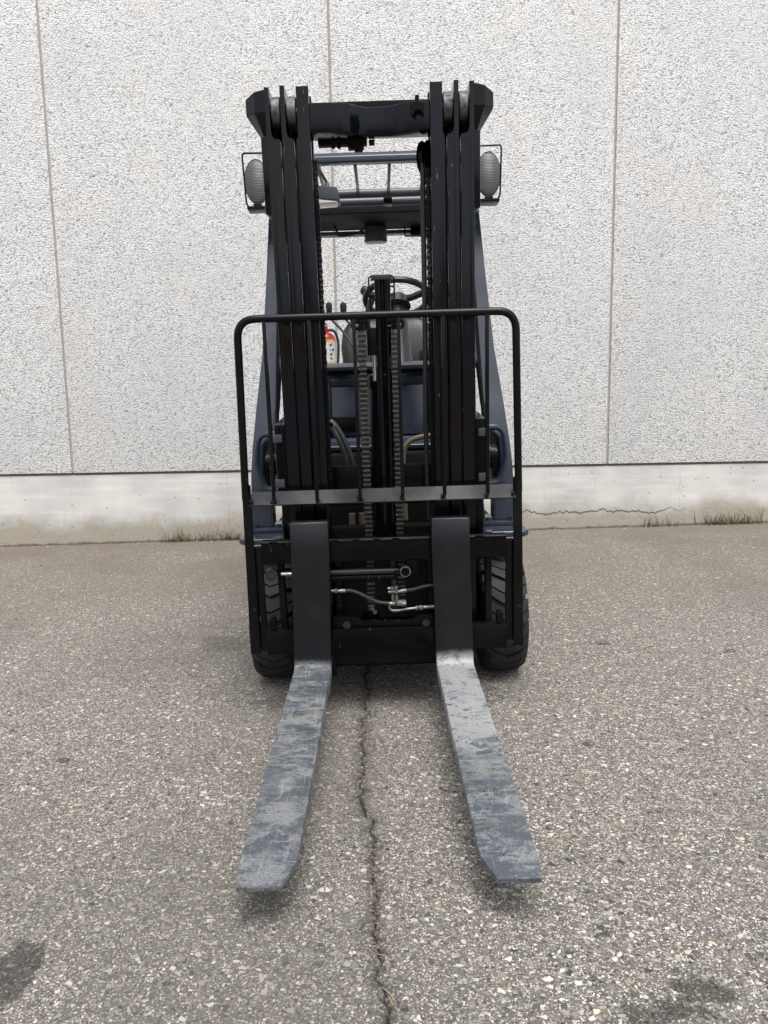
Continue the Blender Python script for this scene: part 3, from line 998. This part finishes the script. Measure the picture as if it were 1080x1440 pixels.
# top yoke joining the inner rails, front face stepping back in the middle
b.prism([(-.178, .100), (-.105, .100), (-.080, .104), (-.060, .116), (-.035, .145), (-.010, .160), (.040, .161), (.070, .150), (.100, .125), (.130, .108), (.178, .102), (.178, .20), (-.178, .20)], 'z', 1.668, 1.750, .004, 3)
mast = mast_part(b.build('mast', 'mast', fork_root))
RAIL = ((.179, .222), (.229, .264), (.270, .310))
for s in (-1, 1):
    for i, (u0, u1) in enumerate(RAIL):
        b = B()
        uc = (u0 + u1) / 2
        top = 1.797 + (.003 if i == 1 else 0)
        # front flange, cut back near the top so that only a strip at the outer edge runs past the roller
        k = (u1 - .006) if i == 0 else (u1 - .0145)
        lo = u0
        if i == 0:
            pts = [(u0, -.085), (u1, -.085), (u1, 1.648), (u1 - .002, 1.655), (u1 - .006, 1.66), (u1 - .006, top), (u0, top)]
        else:
            pts = [(u0, -.085), (u1, -.085), (u1, top), (k, top), (k, 1.678), (k - .0025, 1.664), (k - .008, 1.657), (k - .014, 1.655), (u0, 1.655)]
        b.prism([(s * p, q) for p, q in pts], 'y', .102, .121, .002, 2)
        wc = uc if i == 0 else u1 - .007
        b.box(s * (wc - .0068), s * (wc + .0068), .1212, .2035, -.085, top - .001, .002)
        b.box(s * u0, s * u1, .2037, .224, -.085, 1.70 if i else top, .003)
        b.build('mast_rail', 'mast', mast)
    # rollers seen in the cut-backs
    for u0, u1 in ((.2195, .2475), (.2665, .2935)):
        b = B()
        b.cyl((s * (u0 + .0015), .150, 1.735), (s * (u1 - .0015), .150, 1.735), .046, seg=40, bev=.0015)
        b.cyl((s * (u0 - .001), .150, 1.735), (s * (u1 + .001), .150, 1.735), .016, seg=16)
        b.build('mast_roller', 'roller', mast)
    # wrap-round end of the outer tie beam
    b = B()
    def ring(w0, k, dv=0.):      # chamfered plan outline of the wrap-round end
        return [(s * .3125, .148 + dv, w0[0]), (s * (.3125 + .034 * k), .150 + dv, w0[1]), (s * (.3125 + .066 * k), .185 + dv, w0[2]), (s * (.3125 + .066 * k), .255, w0[2]), (s * .3125, .255, w0[0])]
    b.loft([ring((1.676, 1.678, 1.682), .40, .02), ring((1.738, 1.738, 1.738), .97), ring((1.744, 1.744, 1.744), 1.0), ring((1.803, 1.797, 1.786), 1.0), ring((1.806, 1.800, 1.789), .93, .006)], .003)
    b.box(s * .3105, s * .333, .14, .25, 1.45, 1.672, .004)
    b.build('tie_beam_end', 'mast', mast)
    # support brackets on the outer rails
    b = B()
    b.box(s * .3105, s * .348, .13, .36, .56, .80, .006)
    b.box(s * .3105, s * .342, .15, .30, .35, .56, .006)
    br = b.build('mast_bracket', 'black', mast)
    for w in (.755, .605):
        b = B()
        b.box(s * .322, s * .352, .118, .1295, w - .012, w + .014, .002)
        b.build('bracket_nub', 'grey', br)
b = B()
b.box(-.317, .317, .226, .255, 1.68, 1.785, .006)
b.build('tie_beam', 'black', mast)
b = B()
b.box(-.30, .30, .226, .245, .50, .640, .006)
b.box(-.30, .30, .226, .245, .06, .22, .006)
b.box(-.315, .315, .17, .245, -.08, .02, .01)
b.build('mast_crossmember', 'black', mast)
# bracket hanging below the yoke
b = B()
b.box(-.165, -.012, .202, .25, 1.657, 1.690, .004)
b.box(-.072, -.022, .205, .245, 1.645, 1.6575, .004)
b.box(-.052, -.026, .205, .23, 1.637, 1.6455, .003)
b.box(-.006, .012, .20, .23, 1.655, 1.668, .002)
for u in (-.118, -.100):
    b.cyl((u, .22, 1.658), (u, .22, 1.648), .005, seg=8)
b.build('yoke_bracket', 'void', mast)
b = B()
b.prism([(.122, 1.706), (.130, 1.702), (.132, 1.716), (.150, 1.716), (.152, 1.706), (.158, 1.708), (.158, 1.738), (.146, 1.740), (.146, 1.757), (.134, 1.757), (.134, 1.740), (.122, 1.738)], 'y', .078, .109, .0015, 1)
b.build('stop_block', 'black', mast)
# hose pulley and hose beside the right rail
b = B()
t = bmesh.new()
prof = [(-.010, .040), (-.010, .054), (-.005, .047), (.005, .047), (.010, .054), (.010, .040)]
b.lathe(prof, (0, 0, 0), 'x', 32)
o = b.build('hose_pulley', 'black', mast)
o.location = (.172, .20, 1.605)
o.rotation_euler = (0, 0, radians(-28))
b = B()
b.tube(catmull([(.158, .175, 1.62), (.158, .165, 1.57), (.157, .17, 1.45), (.156, .17, 1.1), (.153, .175, .80), (.155, .19, .62), (.16, .20, .45)], 8), .0085, 12)
b.build('mast_hose', 'hose', mast)

# chains: plates and pins
def chain(name, x, y, w0, w1, hw, parent, pinmat='chain'):
    b = B()
    p = .0158
    pins = []
    n = int((w1 - w0) / p)
    t = bmesh.new()
    def cube(x0, x1, y0, y1, z0, z1):
        v = [t.verts.new(q) for q in ((x0, y0, z0), (x1, y0, z0), (x1, y1, z0), (x0, y1, z0), (x0, y0, z1), (x1, y0, z1), (x1, y1, z1), (x0, y1, z1))]
        for f in ((3, 2, 1, 0), (4, 5, 6, 7), (0, 1, 5, 4), (1, 2, 6, 5), (2, 3, 7, 6), (3, 0, 4, 7)):
            t.faces.new([v[i] for i in f])
    for i in range(n):
        z = w0 + i * p
        tp = random.uniform(-.0006, .0006)
        hq = hw * (1.0 if i % 2 == 0 else .86)
        pins.append((x - hq + tp, x + hq + tp, y - .0085, y + .002, z - .0024, z + .0026))
        offs = (-.78, -.26, .26, .78) if i % 2 == 0 else (-.52, 0, .52)
        for o_ in offs:
            cx_ = x + o_ * hw
            w_ = hw * .20
            # waisted plate
            cube(cx_ - w_, cx_ + w_, y - .0075, y + .0075, z - .006, z + .0058)
            cube(cx_ - w_, cx_ + w_, y - .005, y + .005, z + .0058, z + p - .006)
    b._merge(t)
    o = b.build(name, 'chain_dark' if pinmat == 'chain' else 'black', parent, smooth=False)
    b = B()
    t = bmesh.new()
    for q in pins:
        cube(*q)
    b._merge(t)
    pn = b.build(name + '_pins', pinmat, parent, smooth=False)
    pn['kind'] = 'stuff'
    return o
chain('lift_chain', -.049, .132, .15, 1.10, .0135, mast)
chain('lift_chain', .056, .132, .17, 1.10, .0125, mast)
chain('outer_chain', .171, .150, .55, 1.58, .0065, mast, 'black')
chain('outer_chain', -.171, .150, .55, 1.62, .0065, mast, 'black')

# centre lift cylinder
b = B()
b.cyl((.010, .205, -.02), (.010, .205, .945), .042, seg=32, bev=.006)
b.cyl((.010, .205, .90), (.010, .205, .948), .047, seg=32, bev=.004)
cylr = b.build('lift_cylinder', 'black', mast)
b = B()
b.cyl((-.011, .165, .93), (-.011, .165, 1.06), .0065, seg=18)
b.build('piston_rod', 'steel', cylr)
for u in (.008, .036):
    b = B()
    b.cyl((u, .160, .36), (u, .160, 1.245), .0115, seg=16)
    b.build('guide_tube', 'mast', cylr)
b = B()
b.box(.006, .038, .166, .180, .95, 1.245, .003)
b.build('guide_plate', 'black', cylr)
b = B()
b.box(-.014, .052, .148, .195, 1.246, 1.262, .003)
b.build('guide_cap', 'plastic', cylr)
for s in (-1, 1):
    b = B()
    u = .019 + s * .036
    b.tube(fillet([(u - s * .004, .15, 1.258), (u + s * .004, .15, 1.252), (u + s * .004, .15, 1.20), (u - s * .004, .155, 1.14)], .006), .0026, 8)
    for w in (1.225, 1.20):
        b.cyl((u - s * .012, .15, w), (u + s * .006, .15, w), .003, seg=8)
    b.build('spring_clip', 'black', cylr)
b = B()
b.tube(catmull([(-.012, .17, 1.19), (-.026, .17, 1.15), (-.03, .17, 1.10), (-.02, .18, 1.06), (-.03, .17, 1.03)], 6), .010, 10)
b.build('cylinder_hose', 'hose', cylr)
b = B()
b.box(-.034, .0, .145, .235, 1.012, 1.10, .008)
b.box(.0105, .048, .175, .235, 1.0, 1.10, .006)
b.build('cylinder_head', 'black', cylr)
for u, s in ((-.049, -1), (.056, 1)):
    b = B()
    b.box(u - .026, u + .024, .128, .19, 1.112, 1.128, .003)
    b.box(u - .010, u + .010, .122, .145, 1.092, 1.112, .003)
    b.tube(fillet([(u + s * .024, .13, 1.122), (u + s * .030, .13, 1.104), (u + s * .018, .13, 1.094)], .006), .005, 8)
    b.cyl((u - .022, .13, 1.10), (u - .010, .13, 1.10), .008, seg=12)
    b.build('chain_anchor', 'black', cylr)
b = B()
b.box(-.080, -.020, .12, .16, .125, .152, .004)
ca = b.build('chain_foot', 'black', mast)
b = B()
b.cyl((-.05, .125, .152), (-.05, .125, .166), .010, seg=6)
b.cyl((-.038, .118, .146), (-.038, .11, .146), .008, seg=6)
b.build('nut', 'zinc', ca)

# hoses on the truck behind the mast
b = B()
b.tube(catmull([(.083, fy(2.86), .62), (.081, fy(2.86), .74), (.081, fy(2.86), .86), (.098, fy(2.86), .905), (.135, fy(2.86), .926), (.21, fy(2.86), .936)], 8), .0105, 12)
b.build('tan_hose', 'hose_tan', fork_root)
for dx in (0, .018):
    b = B()
    b.tube(catmull([(-.185 + dx * .6, fy(2.88), .985 + dx * .4), (-.155 + dx, fy(2.86), .93), (-.13 + dx, fy(2.85), .86), (-.118 + dx, fy(2.85), .79), (-.115 + dx, fy(2.86), .70)], 8), .0105, 12)
    b.build('truck_hose', 'hose', fork_root)
b = B()
b.prism([(-.200, .975), (-.178, .962), (-.160, .985), (-.178, 1.005), (-.196, 1.0)], 'y', fy(2.865), fy(2.88), .002, 2)
hf = b.build('hose_lug', 'zinc', fork_root)
b = B()
b.cyl((-.181, fy(2.864), .985), (-.181, fy(2.855), .985), .008, seg=12)
b.build('lug_bolt', 'black', hf)
b = B()
b.tube(catmull([(-.075, fy(2.80), .50), (-.078, fy(2.80), .58), (-.078, fy(2.80), .66)], 5), .011, 10)
b.build('truck_hose', 'hose_tan', fork_root)
b = B()
b.tube(catmull([(-.112, fy(2.80), .50), (-.114, fy(2.80), .58), (-.114, fy(2.80), .66)], 5), .012, 10)
b.build('truck_hose', 'hose_tan', fork_root)

# ---- carriage ------------------------------------------------------------------------
b = B()
b.box(-.402, .402, .042, .076, .352, .420, .003)
carr = mast_part(b.build('carriage', 'black', fork_root))
b = B()
# notched top edge that the fork hooks ride on
x = -.40
edges = [-.402, -.375, -.12, -.085, -.066, -.030, -.008, .030, .105, .148, .33, .36, .402]
b.box(-.402, .402, .046, .072, .420, .4285, .001, 1)
for a, c in ((-.402, -.372), (-.350, -.170), (-.150, -.098), (-.080, -.032), (-.012, .030), (.050, .150), (.170, .300), (.325, .402)):
    b.box(a, c, .0395, .0465, .4140, .4265, .0015, 1)
b.build('notched_edge', 'black', carr)
b = B()
poly = [(-.408, .030), (-.022, .030), (-.018, .044), (.066, .044), (.070, .030), (.408, .030), (.408, .116), (-.408, .116)]
b.prism(poly, 'y', .042, .074, .003, 2)
b.build('lower_bar', 'black', carr)
b = B()
b.box(-.178, .178, .082, .10, -.03, .115, .004)
b.build('lower_backplate', 'void', carr)
b = B()
b.prism([(-.18, .1175), (-.18, .156), (-.100, .155), (-.080, .137), (.090, .137), (.112, .154), (.18, .154), (.18, .1175)], 'y', .050, .068, .002, 2)
b.build('lower_clamp', 'black', carr)
for u in (-.133, .134):
    b = B()
    b.cyl((u, .0498, .128), (u, .0415, .128), .0135, seg=20, bev=.002)
    b.cyl((u, .0415, .128), (u, .036, .128), .0075, seg=6)
    b.build('bolt', 'plastic', carr)
for s in (-1, 1):
    b = B()
    b.box(s * .145, s * .172, .088, .125, .05, .42, .004)
    b.build('carriage_upright', 'black', carr)
    b = B()
    b.box(s * .372, s * .395, .046, .076, .1175, .157, .003)
    b.build('carriage_hook', 'black', carr)
    b = B()
    b.box(s * .340, s * .362, .09, .13, .05, .36, .004)
    b.build('side_upright', 'void', carr)
b = B()
b.box(-.178, .178, .128, .136, .12, .36, .003)
b.build('inner_plate', 'void', carr)
# side shift cylinder
b = B()
b.cyl((-.30, .068, .3085), (.040, .068, .3085), .0105, seg=20)
shc = b.build('side_shift_cylinder', 'plastic', carr)
b = B()
b.cyl((-.30, .076, .286), (.040, .076, .286), .0125, seg=20)
b.cyl((.032, .068, .306), (.045, .068, .306), .0165, seg=20, bev=.002)
b.cyl((.047, .068, .306), (.056, .068, .306), .014, seg=20, bev=.002)
b.build('cylinder_body', 'black', shc)
b = B()
b.cyl((-.345, .066, .309), (-.296, .066, .309), .0065, seg=16)
b.build('chrome_rod', 'steel', shc)
b = B()
b.cyl((.069, .078, .307), (.069, .054, .307), .0185, seg=28, bev=.002)
eye = b.build('cylinder_eye', 'zinc', shc)
b = B()
b.cyl((.069, .0545, .307), (.069, .050, .307), .0105, seg=6)
b.cyl((.069, .0538, .307), (.069, .0528, .307), .0145, seg=20)
b.build('eye_bolt', 'black', eye)
b = B()
b.box(.075, .112, .078, .092, .288, .338, .003)
b.build('eye_plate', 'black', shc)
b = B()
b.cyl((-.376, .075, .311), (-.376, .048, .311), .020, seg=24, bev=.003)
b.cyl((-.376, .048, .311), (-.376, .042, .311), .010, seg=6)
b.build('end_bolt', 'plastic', shc)

# carriage hoses and fittings
def fitting(pts, parent=carr):
    """chain of collars: list of (p0, p1, r, sides)"""
    b = B()
    for p0, p1, r, sg in pts:
        b.cyl(p0, p1, r, seg=sg, bev=.001)
    return b.build('hose_fitting', 'zinc', parent)
V = .078
fitting([((-.182, V, .2395), (-.172, V, .2395), .006, 12), ((-.172, V, .2395), (-.160, V, .2395), .0085, 6), ((-.155, V, .239), (-.134, V, .239), .0078, 14), ((-.160, V, .239), (-.155, V, .239), .005, 10)])
b = B()
b.tube(catmull([(-.136, V, .239), (-.115, V, .238), (-.085, V, .226), (-.05, V, .206), (-.02, V, .193), (.014, V, .1895)], 8), .0068, 12)
b.build('carriage_hose', 'hose', carr)
fitting([((.012, V, .188), (.030, V, .188), .0078, 14), ((.030, V, .188), (.037, V, .188), .005, 10), ((.037, V, .1885), (.053, V, .1885), .0105, 6), ((.053, V, .188), (.069, V, .188), .0115, 8)])
fitting([((.0235, V, .235), (.0235, V, .25), .0065, 12), ((.010, V, .2295), (.034, V, .2295), .0055, 10), ((.0085, V, .243), (.030, V, .243), .0045, 10), ((.0245, V, .198), (.0245, V, .222), .0048, 12), ((.0245, V, .206), (.0245, V, .213), .0062, 6)])
fitting([((.030, V, .2305), (.045, V, .2305), .0085, 6), ((.045, V, .231), (.052, V, .231), .005, 10), ((.052, V, .232), (.072, V, .234), .0075, 14), ((.037, V, .2395), (.037, V, .252), .0085, 12), ((.038, V, .196), (.038, V, .22), .0062, 14), ((.038, V, .19), (.038, V, .20), .0095, 6)])
b = B()
b.tube(catmull([(.070, V, .234), (.095, V, .236), (.125, V, .244), (.16, V, .249), (.20, V, .247)], 8), .0065, 12)
b.build('carriage_hose', 'hose', carr)
b = B()
b.tube(catmull([(.013, V, .185), (.013, V, .172), (.022, V, .163), (.045, V, .163), (.075, V, .167), (.105, V, .169)], 8), .0052, 12)
b.build('steel_pipe', 'zinc', carr)
fitting([((.100, V, .169), (.110, V, .169), .0075, 6), ((.112, V, .170), (.126, V, .170), .0085, 6), ((.128, V, .171), (.180, V, .172), .0070, 14)])
b = B()
b.tube(catmull([(.03, .10, .33), (.028, .10, .28), (.035, .10, .22), (.03, .10, .15)], 6), .012, 10)
b.build('carriage_hose', 'hose', carr)

# forks: shank, heel and blade in one forging
def build_fork(name, s, ctop, cbot, ctip, mat, ext):
    hw, th = .0615, .040
    b = B()
    L = 1.043
    st = []     # (front/top point, back/under point, centre u, half width inner, half width outer)
    for w in (.498, .40, .30, .20, .12, .07, .045):
        c = cbot + (ctop - cbot) * (w - .02) / .48
        st.append(((0, w), (th, w), c, hw, hw))
    st[0] = ((.004, .499), (th - .006, .499), st[0][2], hw - .003, hw - .003)
    st.insert(1, ((.0, .494), (th, .494), st[1][2], hw, hw))
    r = .032
    for k in range(1, 9):
        a = (pi / 2) * k / 8
        top = (-r + r * cos(a), r - r * sin(a))
        rr = r + th
        bot = (-r + rr * cos(a) , r - rr * sin(a))
        st.append((top, bot, cbot, hw, hw))
    for k in range(1, 41):
        d = r + (L - r) * k / 40
        u = (d - r) / (L - r)
        t_ = th if u < .35 else th + (.011 - th) * (u - .35) / .65
        c = cbot + (ctip - cbot) * u
        hi = ho = hw
        k0 = L - .082
        if d > k0:
            q = (d - k0) / .082
            hi = hw - .026 * q ** 1.15
            ho = hw - .008 * q ** 2.5
        st.append(((-d, 0), (-d, -t_), c, hi, ho))
    rings = []
    rnd = random.Random(hash(name) % 7 + int(s * 3) + 5)
    cb = .0022
    for (tp, bt, c, hi, ho) in st:
        ul, ur = (c - ho, c + hi) if s < 0 else (c - hi, c + ho)
        ul += rnd.uniform(-.0006, .0006); ur += rnd.uniform(-.0006, .0006)
        tv, bv = Vector((0, *tp)), Vector((0, *bt))
        n = (tv - bv)
        tk = n.length
        n = n.normalized()
        def P(u, h):
            q = bv + n * h
            return (u, q.y, q.z)
        rings.append([P(ul + cb, tk), P(ur - cb, tk), P(ur - cb * .3, tk - cb * .35), P(ur, tk - cb), P(ur, cb), P(ur - cb, 0), P(ul + cb, 0), P(ul, cb), P(ul, tk - cb), P(ul + cb * .3, tk - cb * .35)])
    b.loft(rings)
    f = b.build(name, mat, carr, angle=40)
    b = B()
    b.box(ctop - .05, ctop + .05, .0405, .072, .432, .470, .004)
    b.build('fork_hook', 'black', f)
    return f
f1 = build_fork('fork', -1, -.236, -.250, -.264, 'fork_a', 0)
f1['label'] = 'bluish grey worn fork nearer the left tyre'
f2 = build_fork('fork', 1, .214, .226, .250, 'fork_b', 0)
f2['label'] = 'fork with pale scuffed heel on the right'

# ---- load backrest -----------------------------------------------------------------
b = B()
pth = fillet([(-.437, .020, .575), (-.4235, .020, 1.136), (.4235, .020, 1.136), (.437, .020, .575)], .058, 8)
b.tube(pth, .0122, 12)
lbr = mast_part(b.build('load_backrest', 'frame', fork_root))
for u0, u1 in ((-.346, -.342), (-.208, -.206), (-.070, -.069), (.066, .067), (.200, .202), (.338, .336)):
    b = B()
    b.hexa([(u0 - .0058, .012, .570), (u0 + .0058, .012, .570), (u0 + .0058, .034, .590), (u0 - .0058, .034, .590),
            (u1 - .0052, .010, 1.128), (u1 + .0052, .010, 1.128), (u1 + .0052, .032, 1.128), (u1 - .0052, .032, 1.128)], .002, 2)
    b.build('backrest_bar', 'frame', lbr)
b = B()
b.hexa([(-.428, .012, .558), (.428, .012, .558), (.428, .016, .553), (-.428, .016, .553),
        (-.424, .064, .592), (.424, .064, .592), (.424, .068, .587), (-.424, .068, .587)], .0008, 1)
b.build('backrest_sill', 'sill', lbr)
b = B()
for u in (-.346, -.208, -.070, .066, .200, .338):
    for q in range(5):
        b.sphere((u + random.uniform(-.009, .009), .014 + random.uniform(0, .006), .566 + random.uniform(-.004, .01)), random.uniform(.003, .0055), u=7, v=5)
for u in (-.420, .420):
    for q in range(4):
        b.sphere((u + random.uniform(-.006, .006), .014 + random.uniform(0, .006), .566 + random.uniform(-.004, .01)), random.uniform(.003, .0055), u=7, v=5)
b.build('weld_beads', 'frame', lbr)['kind'] = 'stuff'
for s in (-1, 1):
    b = B()
    b.hexa([(s * .428, .034, .040), (s * .461, .034, .040), (s * .461, .043, .040), (s * .428, .043, .040),
            (s * .422, .034, .620), (s * .450, .034, .620), (s * .450, .043, .620), (s * .422, .043, .620)], .002, 2)
    b.hexa([(s * .452, .0435, .040), (s * .461, .0435, .040), (s * .461, .075, .040), (s * .452, .075, .040),
            (s * .441, .0435, .620), (s * .450, .0435, .620), (s * .450, .075, .620), (s * .441, .075, .620)], .002, 2)
    leg = b.build('backrest_leg', 'frame', lbr)
    b = B()
    b.box(s * .4025, s * .432, .050, .066, .055, .410, .003)
    b.build('leg_plate', 'frame', leg)
    b = B()
    b.cyl((s * .445, .034, .30), (s * .445, .031, .30), .004, seg=8)
    b.build('rivet', 'black', leg)

# ------------------------------------------------------------------ fire extinguisher on the side console
ex_p = fork_root.matrix_basis @ Vector((-.262, fy(3.90), 1.1905))
ex = empty('fire_extinguisher', ex_p, (0, -math.atan(SL), 0))
tag(ex, 'red fire extinguisher with white printed label behind the left mast rails', 'extinguisher')
b = B()
b.lathe([(0, .040), (.004, .047), (.012, .049), (.175, .049), (.190, .046), (.205, .036), (.213, .022), (.216, .016)], (0, 0, 0), 'z', 40)
b.build('cylinder', 'red', ex)
b = B()
b.lathe([(.022, .0496), (.1688, .0496)], (0, 0, 0), 'z', 40)
lab = b.build('paper_label', 'white', ex)
for z0, z1 in ((.168, .177), (.062, .068)):
    b = B()
    b.lathe([(z0, .0499), (z1, .0499)], (0, 0, 0), 'z', 40)
    b.build('yellow_band', 'yellow', lab)
def onlabel(b, an, z, w, h):
    p = [(cos(an + q) * .0502, sin(an + q) * .0502) for q in (-w / .05 / 2, w / .05 / 2)]
    t = bmesh.new()
    v = [t.verts.new((p[0][0], p[0][1], z)), t.verts.new((p[1][0], p[1][1], z)), t.verts.new((p[1][0], p[1][1], z + h)), t.verts.new((p[0][0], p[0][1], z + h))]
    t.faces.new(v)
    b._merge(t)
b = B()
for an, z in ((-1.0, .144), (-1.0, .098), (-1.8, .144), (-1.8, .098)):
    onlabel(b, an, z, .012, .012); onlabel(b, an + .16, z + .008, .007, .008)
b.build('red_print', 'red', lab)['kind'] = 'stuff'
b = B()
for an, z, w, h in ((-1.25, .122, .022, .011), (-.72, .122, .014, .011), (-1.0, .083, .010, .008), (-.85, .079, .008, .006), (-1.1, .047, .010, .008), (-.8, .047, .010, .008), (-1.1, .032, .010, .008), (-.8, .030, .009, .008), (-1.9, .06, .02, .05)):
    onlabel(b, an, z, w, h)
b.build('dark_print', 'navy', lab)['kind'] = 'stuff'
b = B()
b.cyl((0, 0, .214), (0, 0, .236), .013, seg=14, bev=.002)
b.box(-.012, .012, -.012, .05, .2365, .246, .002)
b.hexa([(-.01, -.01, .25), (.01, -.01, .25), (.01, .06, .256), (-.01, .06, .256), (-.01, -.01, .256), (.01, -.01, .256), (.01, .06, .263), (-.01, .06, .263)], .001, 1)
b.cyl((-.006, 0, .246), (-.006, 0, .251), .006, seg=8)
b.build('valve_handle', 'red', ex)
b = B()
b.tube(catmull([(.013, 0, .225), (.045, .01, .22), (.062, .015, .17), (.060, .015, .10), (.056, .01, .05)], 6), .0065, 8)
b.build('discharge_hose', 'hose', ex)

# ------------------------------------------------------------------ grass along the wall, litter in the crack
def grass(name, x0, x1, n, hmax, seed, label, lean=.0):
    rnd = random.Random(seed)
    V_, F_ = [], []
    nclump = max(3, int(n / 26))
    cl = [(rnd.uniform(x0, x1), rnd.uniform(.5, 1.)) for _ in range(nclump)]
    for i in range(n):
        cx, cs = rnd.choice(cl)
        x = cx + rnd.gauss(0, .045)
        y = WALL_Y - .012 - abs(rnd.gauss(0, .018))
        h = hmax * cs * rnd.uniform(.2, 1.) ** 1.6
        w = rnd.uniform(.0016, .0040)
        an = rnd.uniform(0, pi)
        lx, ly = rnd.gauss(lean, .35) * h, -abs(rnd.gauss(0, .22)) * h
        base = len(V_)
        z0 = gz(x) - .004
        for q in range(4):
            u = q / 3
            ww = w * (1 - u) ** .7
            px, py, pz = x + lx * u * u, y + ly * u * u, z0 + h * (u - .12 * u * u * abs(lx) / h)
            if q == 3:
                V_.append((px, py, pz))
            else:
                V_ += [(px - cos(an) * ww, py - sin(an) * ww, pz), (px + cos(an) * ww, py + sin(an) * ww, pz)]
        F_ += [(base, base + 1, base + 3, base + 2), (base + 2, base + 3, base + 5, base + 4), (base + 4, base + 5, base + 6)]
    me = bpy.data.meshes.new(name)
    me.from_pydata(V_, [], F_)
    me.materials.append(M['grass'])
    o = bpy.data.objects.new(name, me)
    COL.objects.link(o)
    tag(o, label, 'grass', kind='stuff')
grass('grass', -1.74, -1.02, 250, .17, 1, 'green grass blades along the wall base left of the forklift')
grass('grass', 2.25, 2.95, 260, .20, 2, 'green grass blades at the wall base on the far right', .05)
grass('grass', 1.92, 2.2, 60, .12, 5, 'sparse short weeds at the wall base before the right grass')
grass('grass', -2.40, -2.0, 60, .03, 6, 'low moss and weed tufts at the wall base far left')

def litter():
    rnd = random.Random(9)
    b = B()
    for i in range(18):
        x, y = rnd.choice([p for p in crack_path if 1.1 < p[1] < 2.75])
        an = rnd.gauss(pi / 2, .7)
        L = rnd.uniform(.012, .045)
        x += rnd.gauss(0, .006)
        p0 = Vector((x - cos(an) * L / 2, y - sin(an) * L / 2, gz(x) + .0005))
        p1 = Vector((x + rnd.uniform(-.004, .004), y, gz(x) + .003))
        p2 = Vector((x + cos(an) * L / 2, y + sin(an) * L / 2, gz(x) + .0008))
        b.tube(catmull([p0, p1, p2], 3), rnd.uniform(.0005, .0011), 5)
    o = b.build('dry_straw', 'straw')
    tag(o, 'bits of dry straw lying in the asphalt crack', 'straw', kind='stuff')
    b = B()
    for i in range(45):
        x, y = rnd.choice([p for p in crack_path if 1.1 < p[1] < 2.75 and (sin(p[1] * 9) > -.2)])
        x += rnd.gauss(0, .005)
        s = rnd.uniform(.0025, .006)
        t = bmesh.new()
        a0 = rnd.uniform(0, 6.28)
        z = gz(x) + .001
        vs = [t.verts.new((x + cos(a0 + q * 2 * pi / 5) * s * rnd.uniform(.5, 1.1), y + sin(a0 + q * 2 * pi / 5) * s * rnd.uniform(.5, 1.1), z + rnd.uniform(0, .003))) for q in range(5)]
        c = t.verts.new((x, y, z + .002))
        for q in range(5):
            t.faces.new((vs[q], vs[(q + 1) % 5], c))
        b._merge(t)
    o = b.build('leaf_litter', 'leaf')
    tag(o, 'reddish brown leaf crumbs caught in the asphalt crack', 'leaf litter', kind='stuff')
litter()

def grit():
    rnd = random.Random(21)
    b = B()
    for i in range(260):
        x = rnd.uniform(-3.3, 3.3)
        y = WALL_Y - .01 - abs(rnd.gauss(0, .06))
        if rnd.random() < .25:
            x, y = rnd.uniform(-2.5, 2.5), rnd.uniform(4.6, 5.95)
        r = rnd.uniform(.003, .008) * (1.6 if rnd.random() < .08 else 1)
        t = bmesh.new()
        bmesh.ops.create_icosphere(t, subdivisions=1, radius=r)
        for v in t.verts:
            v.co *= rnd.uniform(.65, 1.2)
            v.co.z *= .7
        b._merge(t, Matrix.Translation((x, y, gz(x) + r * .35)) @ Matrix.Rotation(rnd.uniform(0, 6), 4, 'Z'))
    o = b.build('grit', 'grit', smooth=False)
    tag(o, 'loose grit and small stones scattered along the wall base', 'gravel', kind='stuff')
grit()
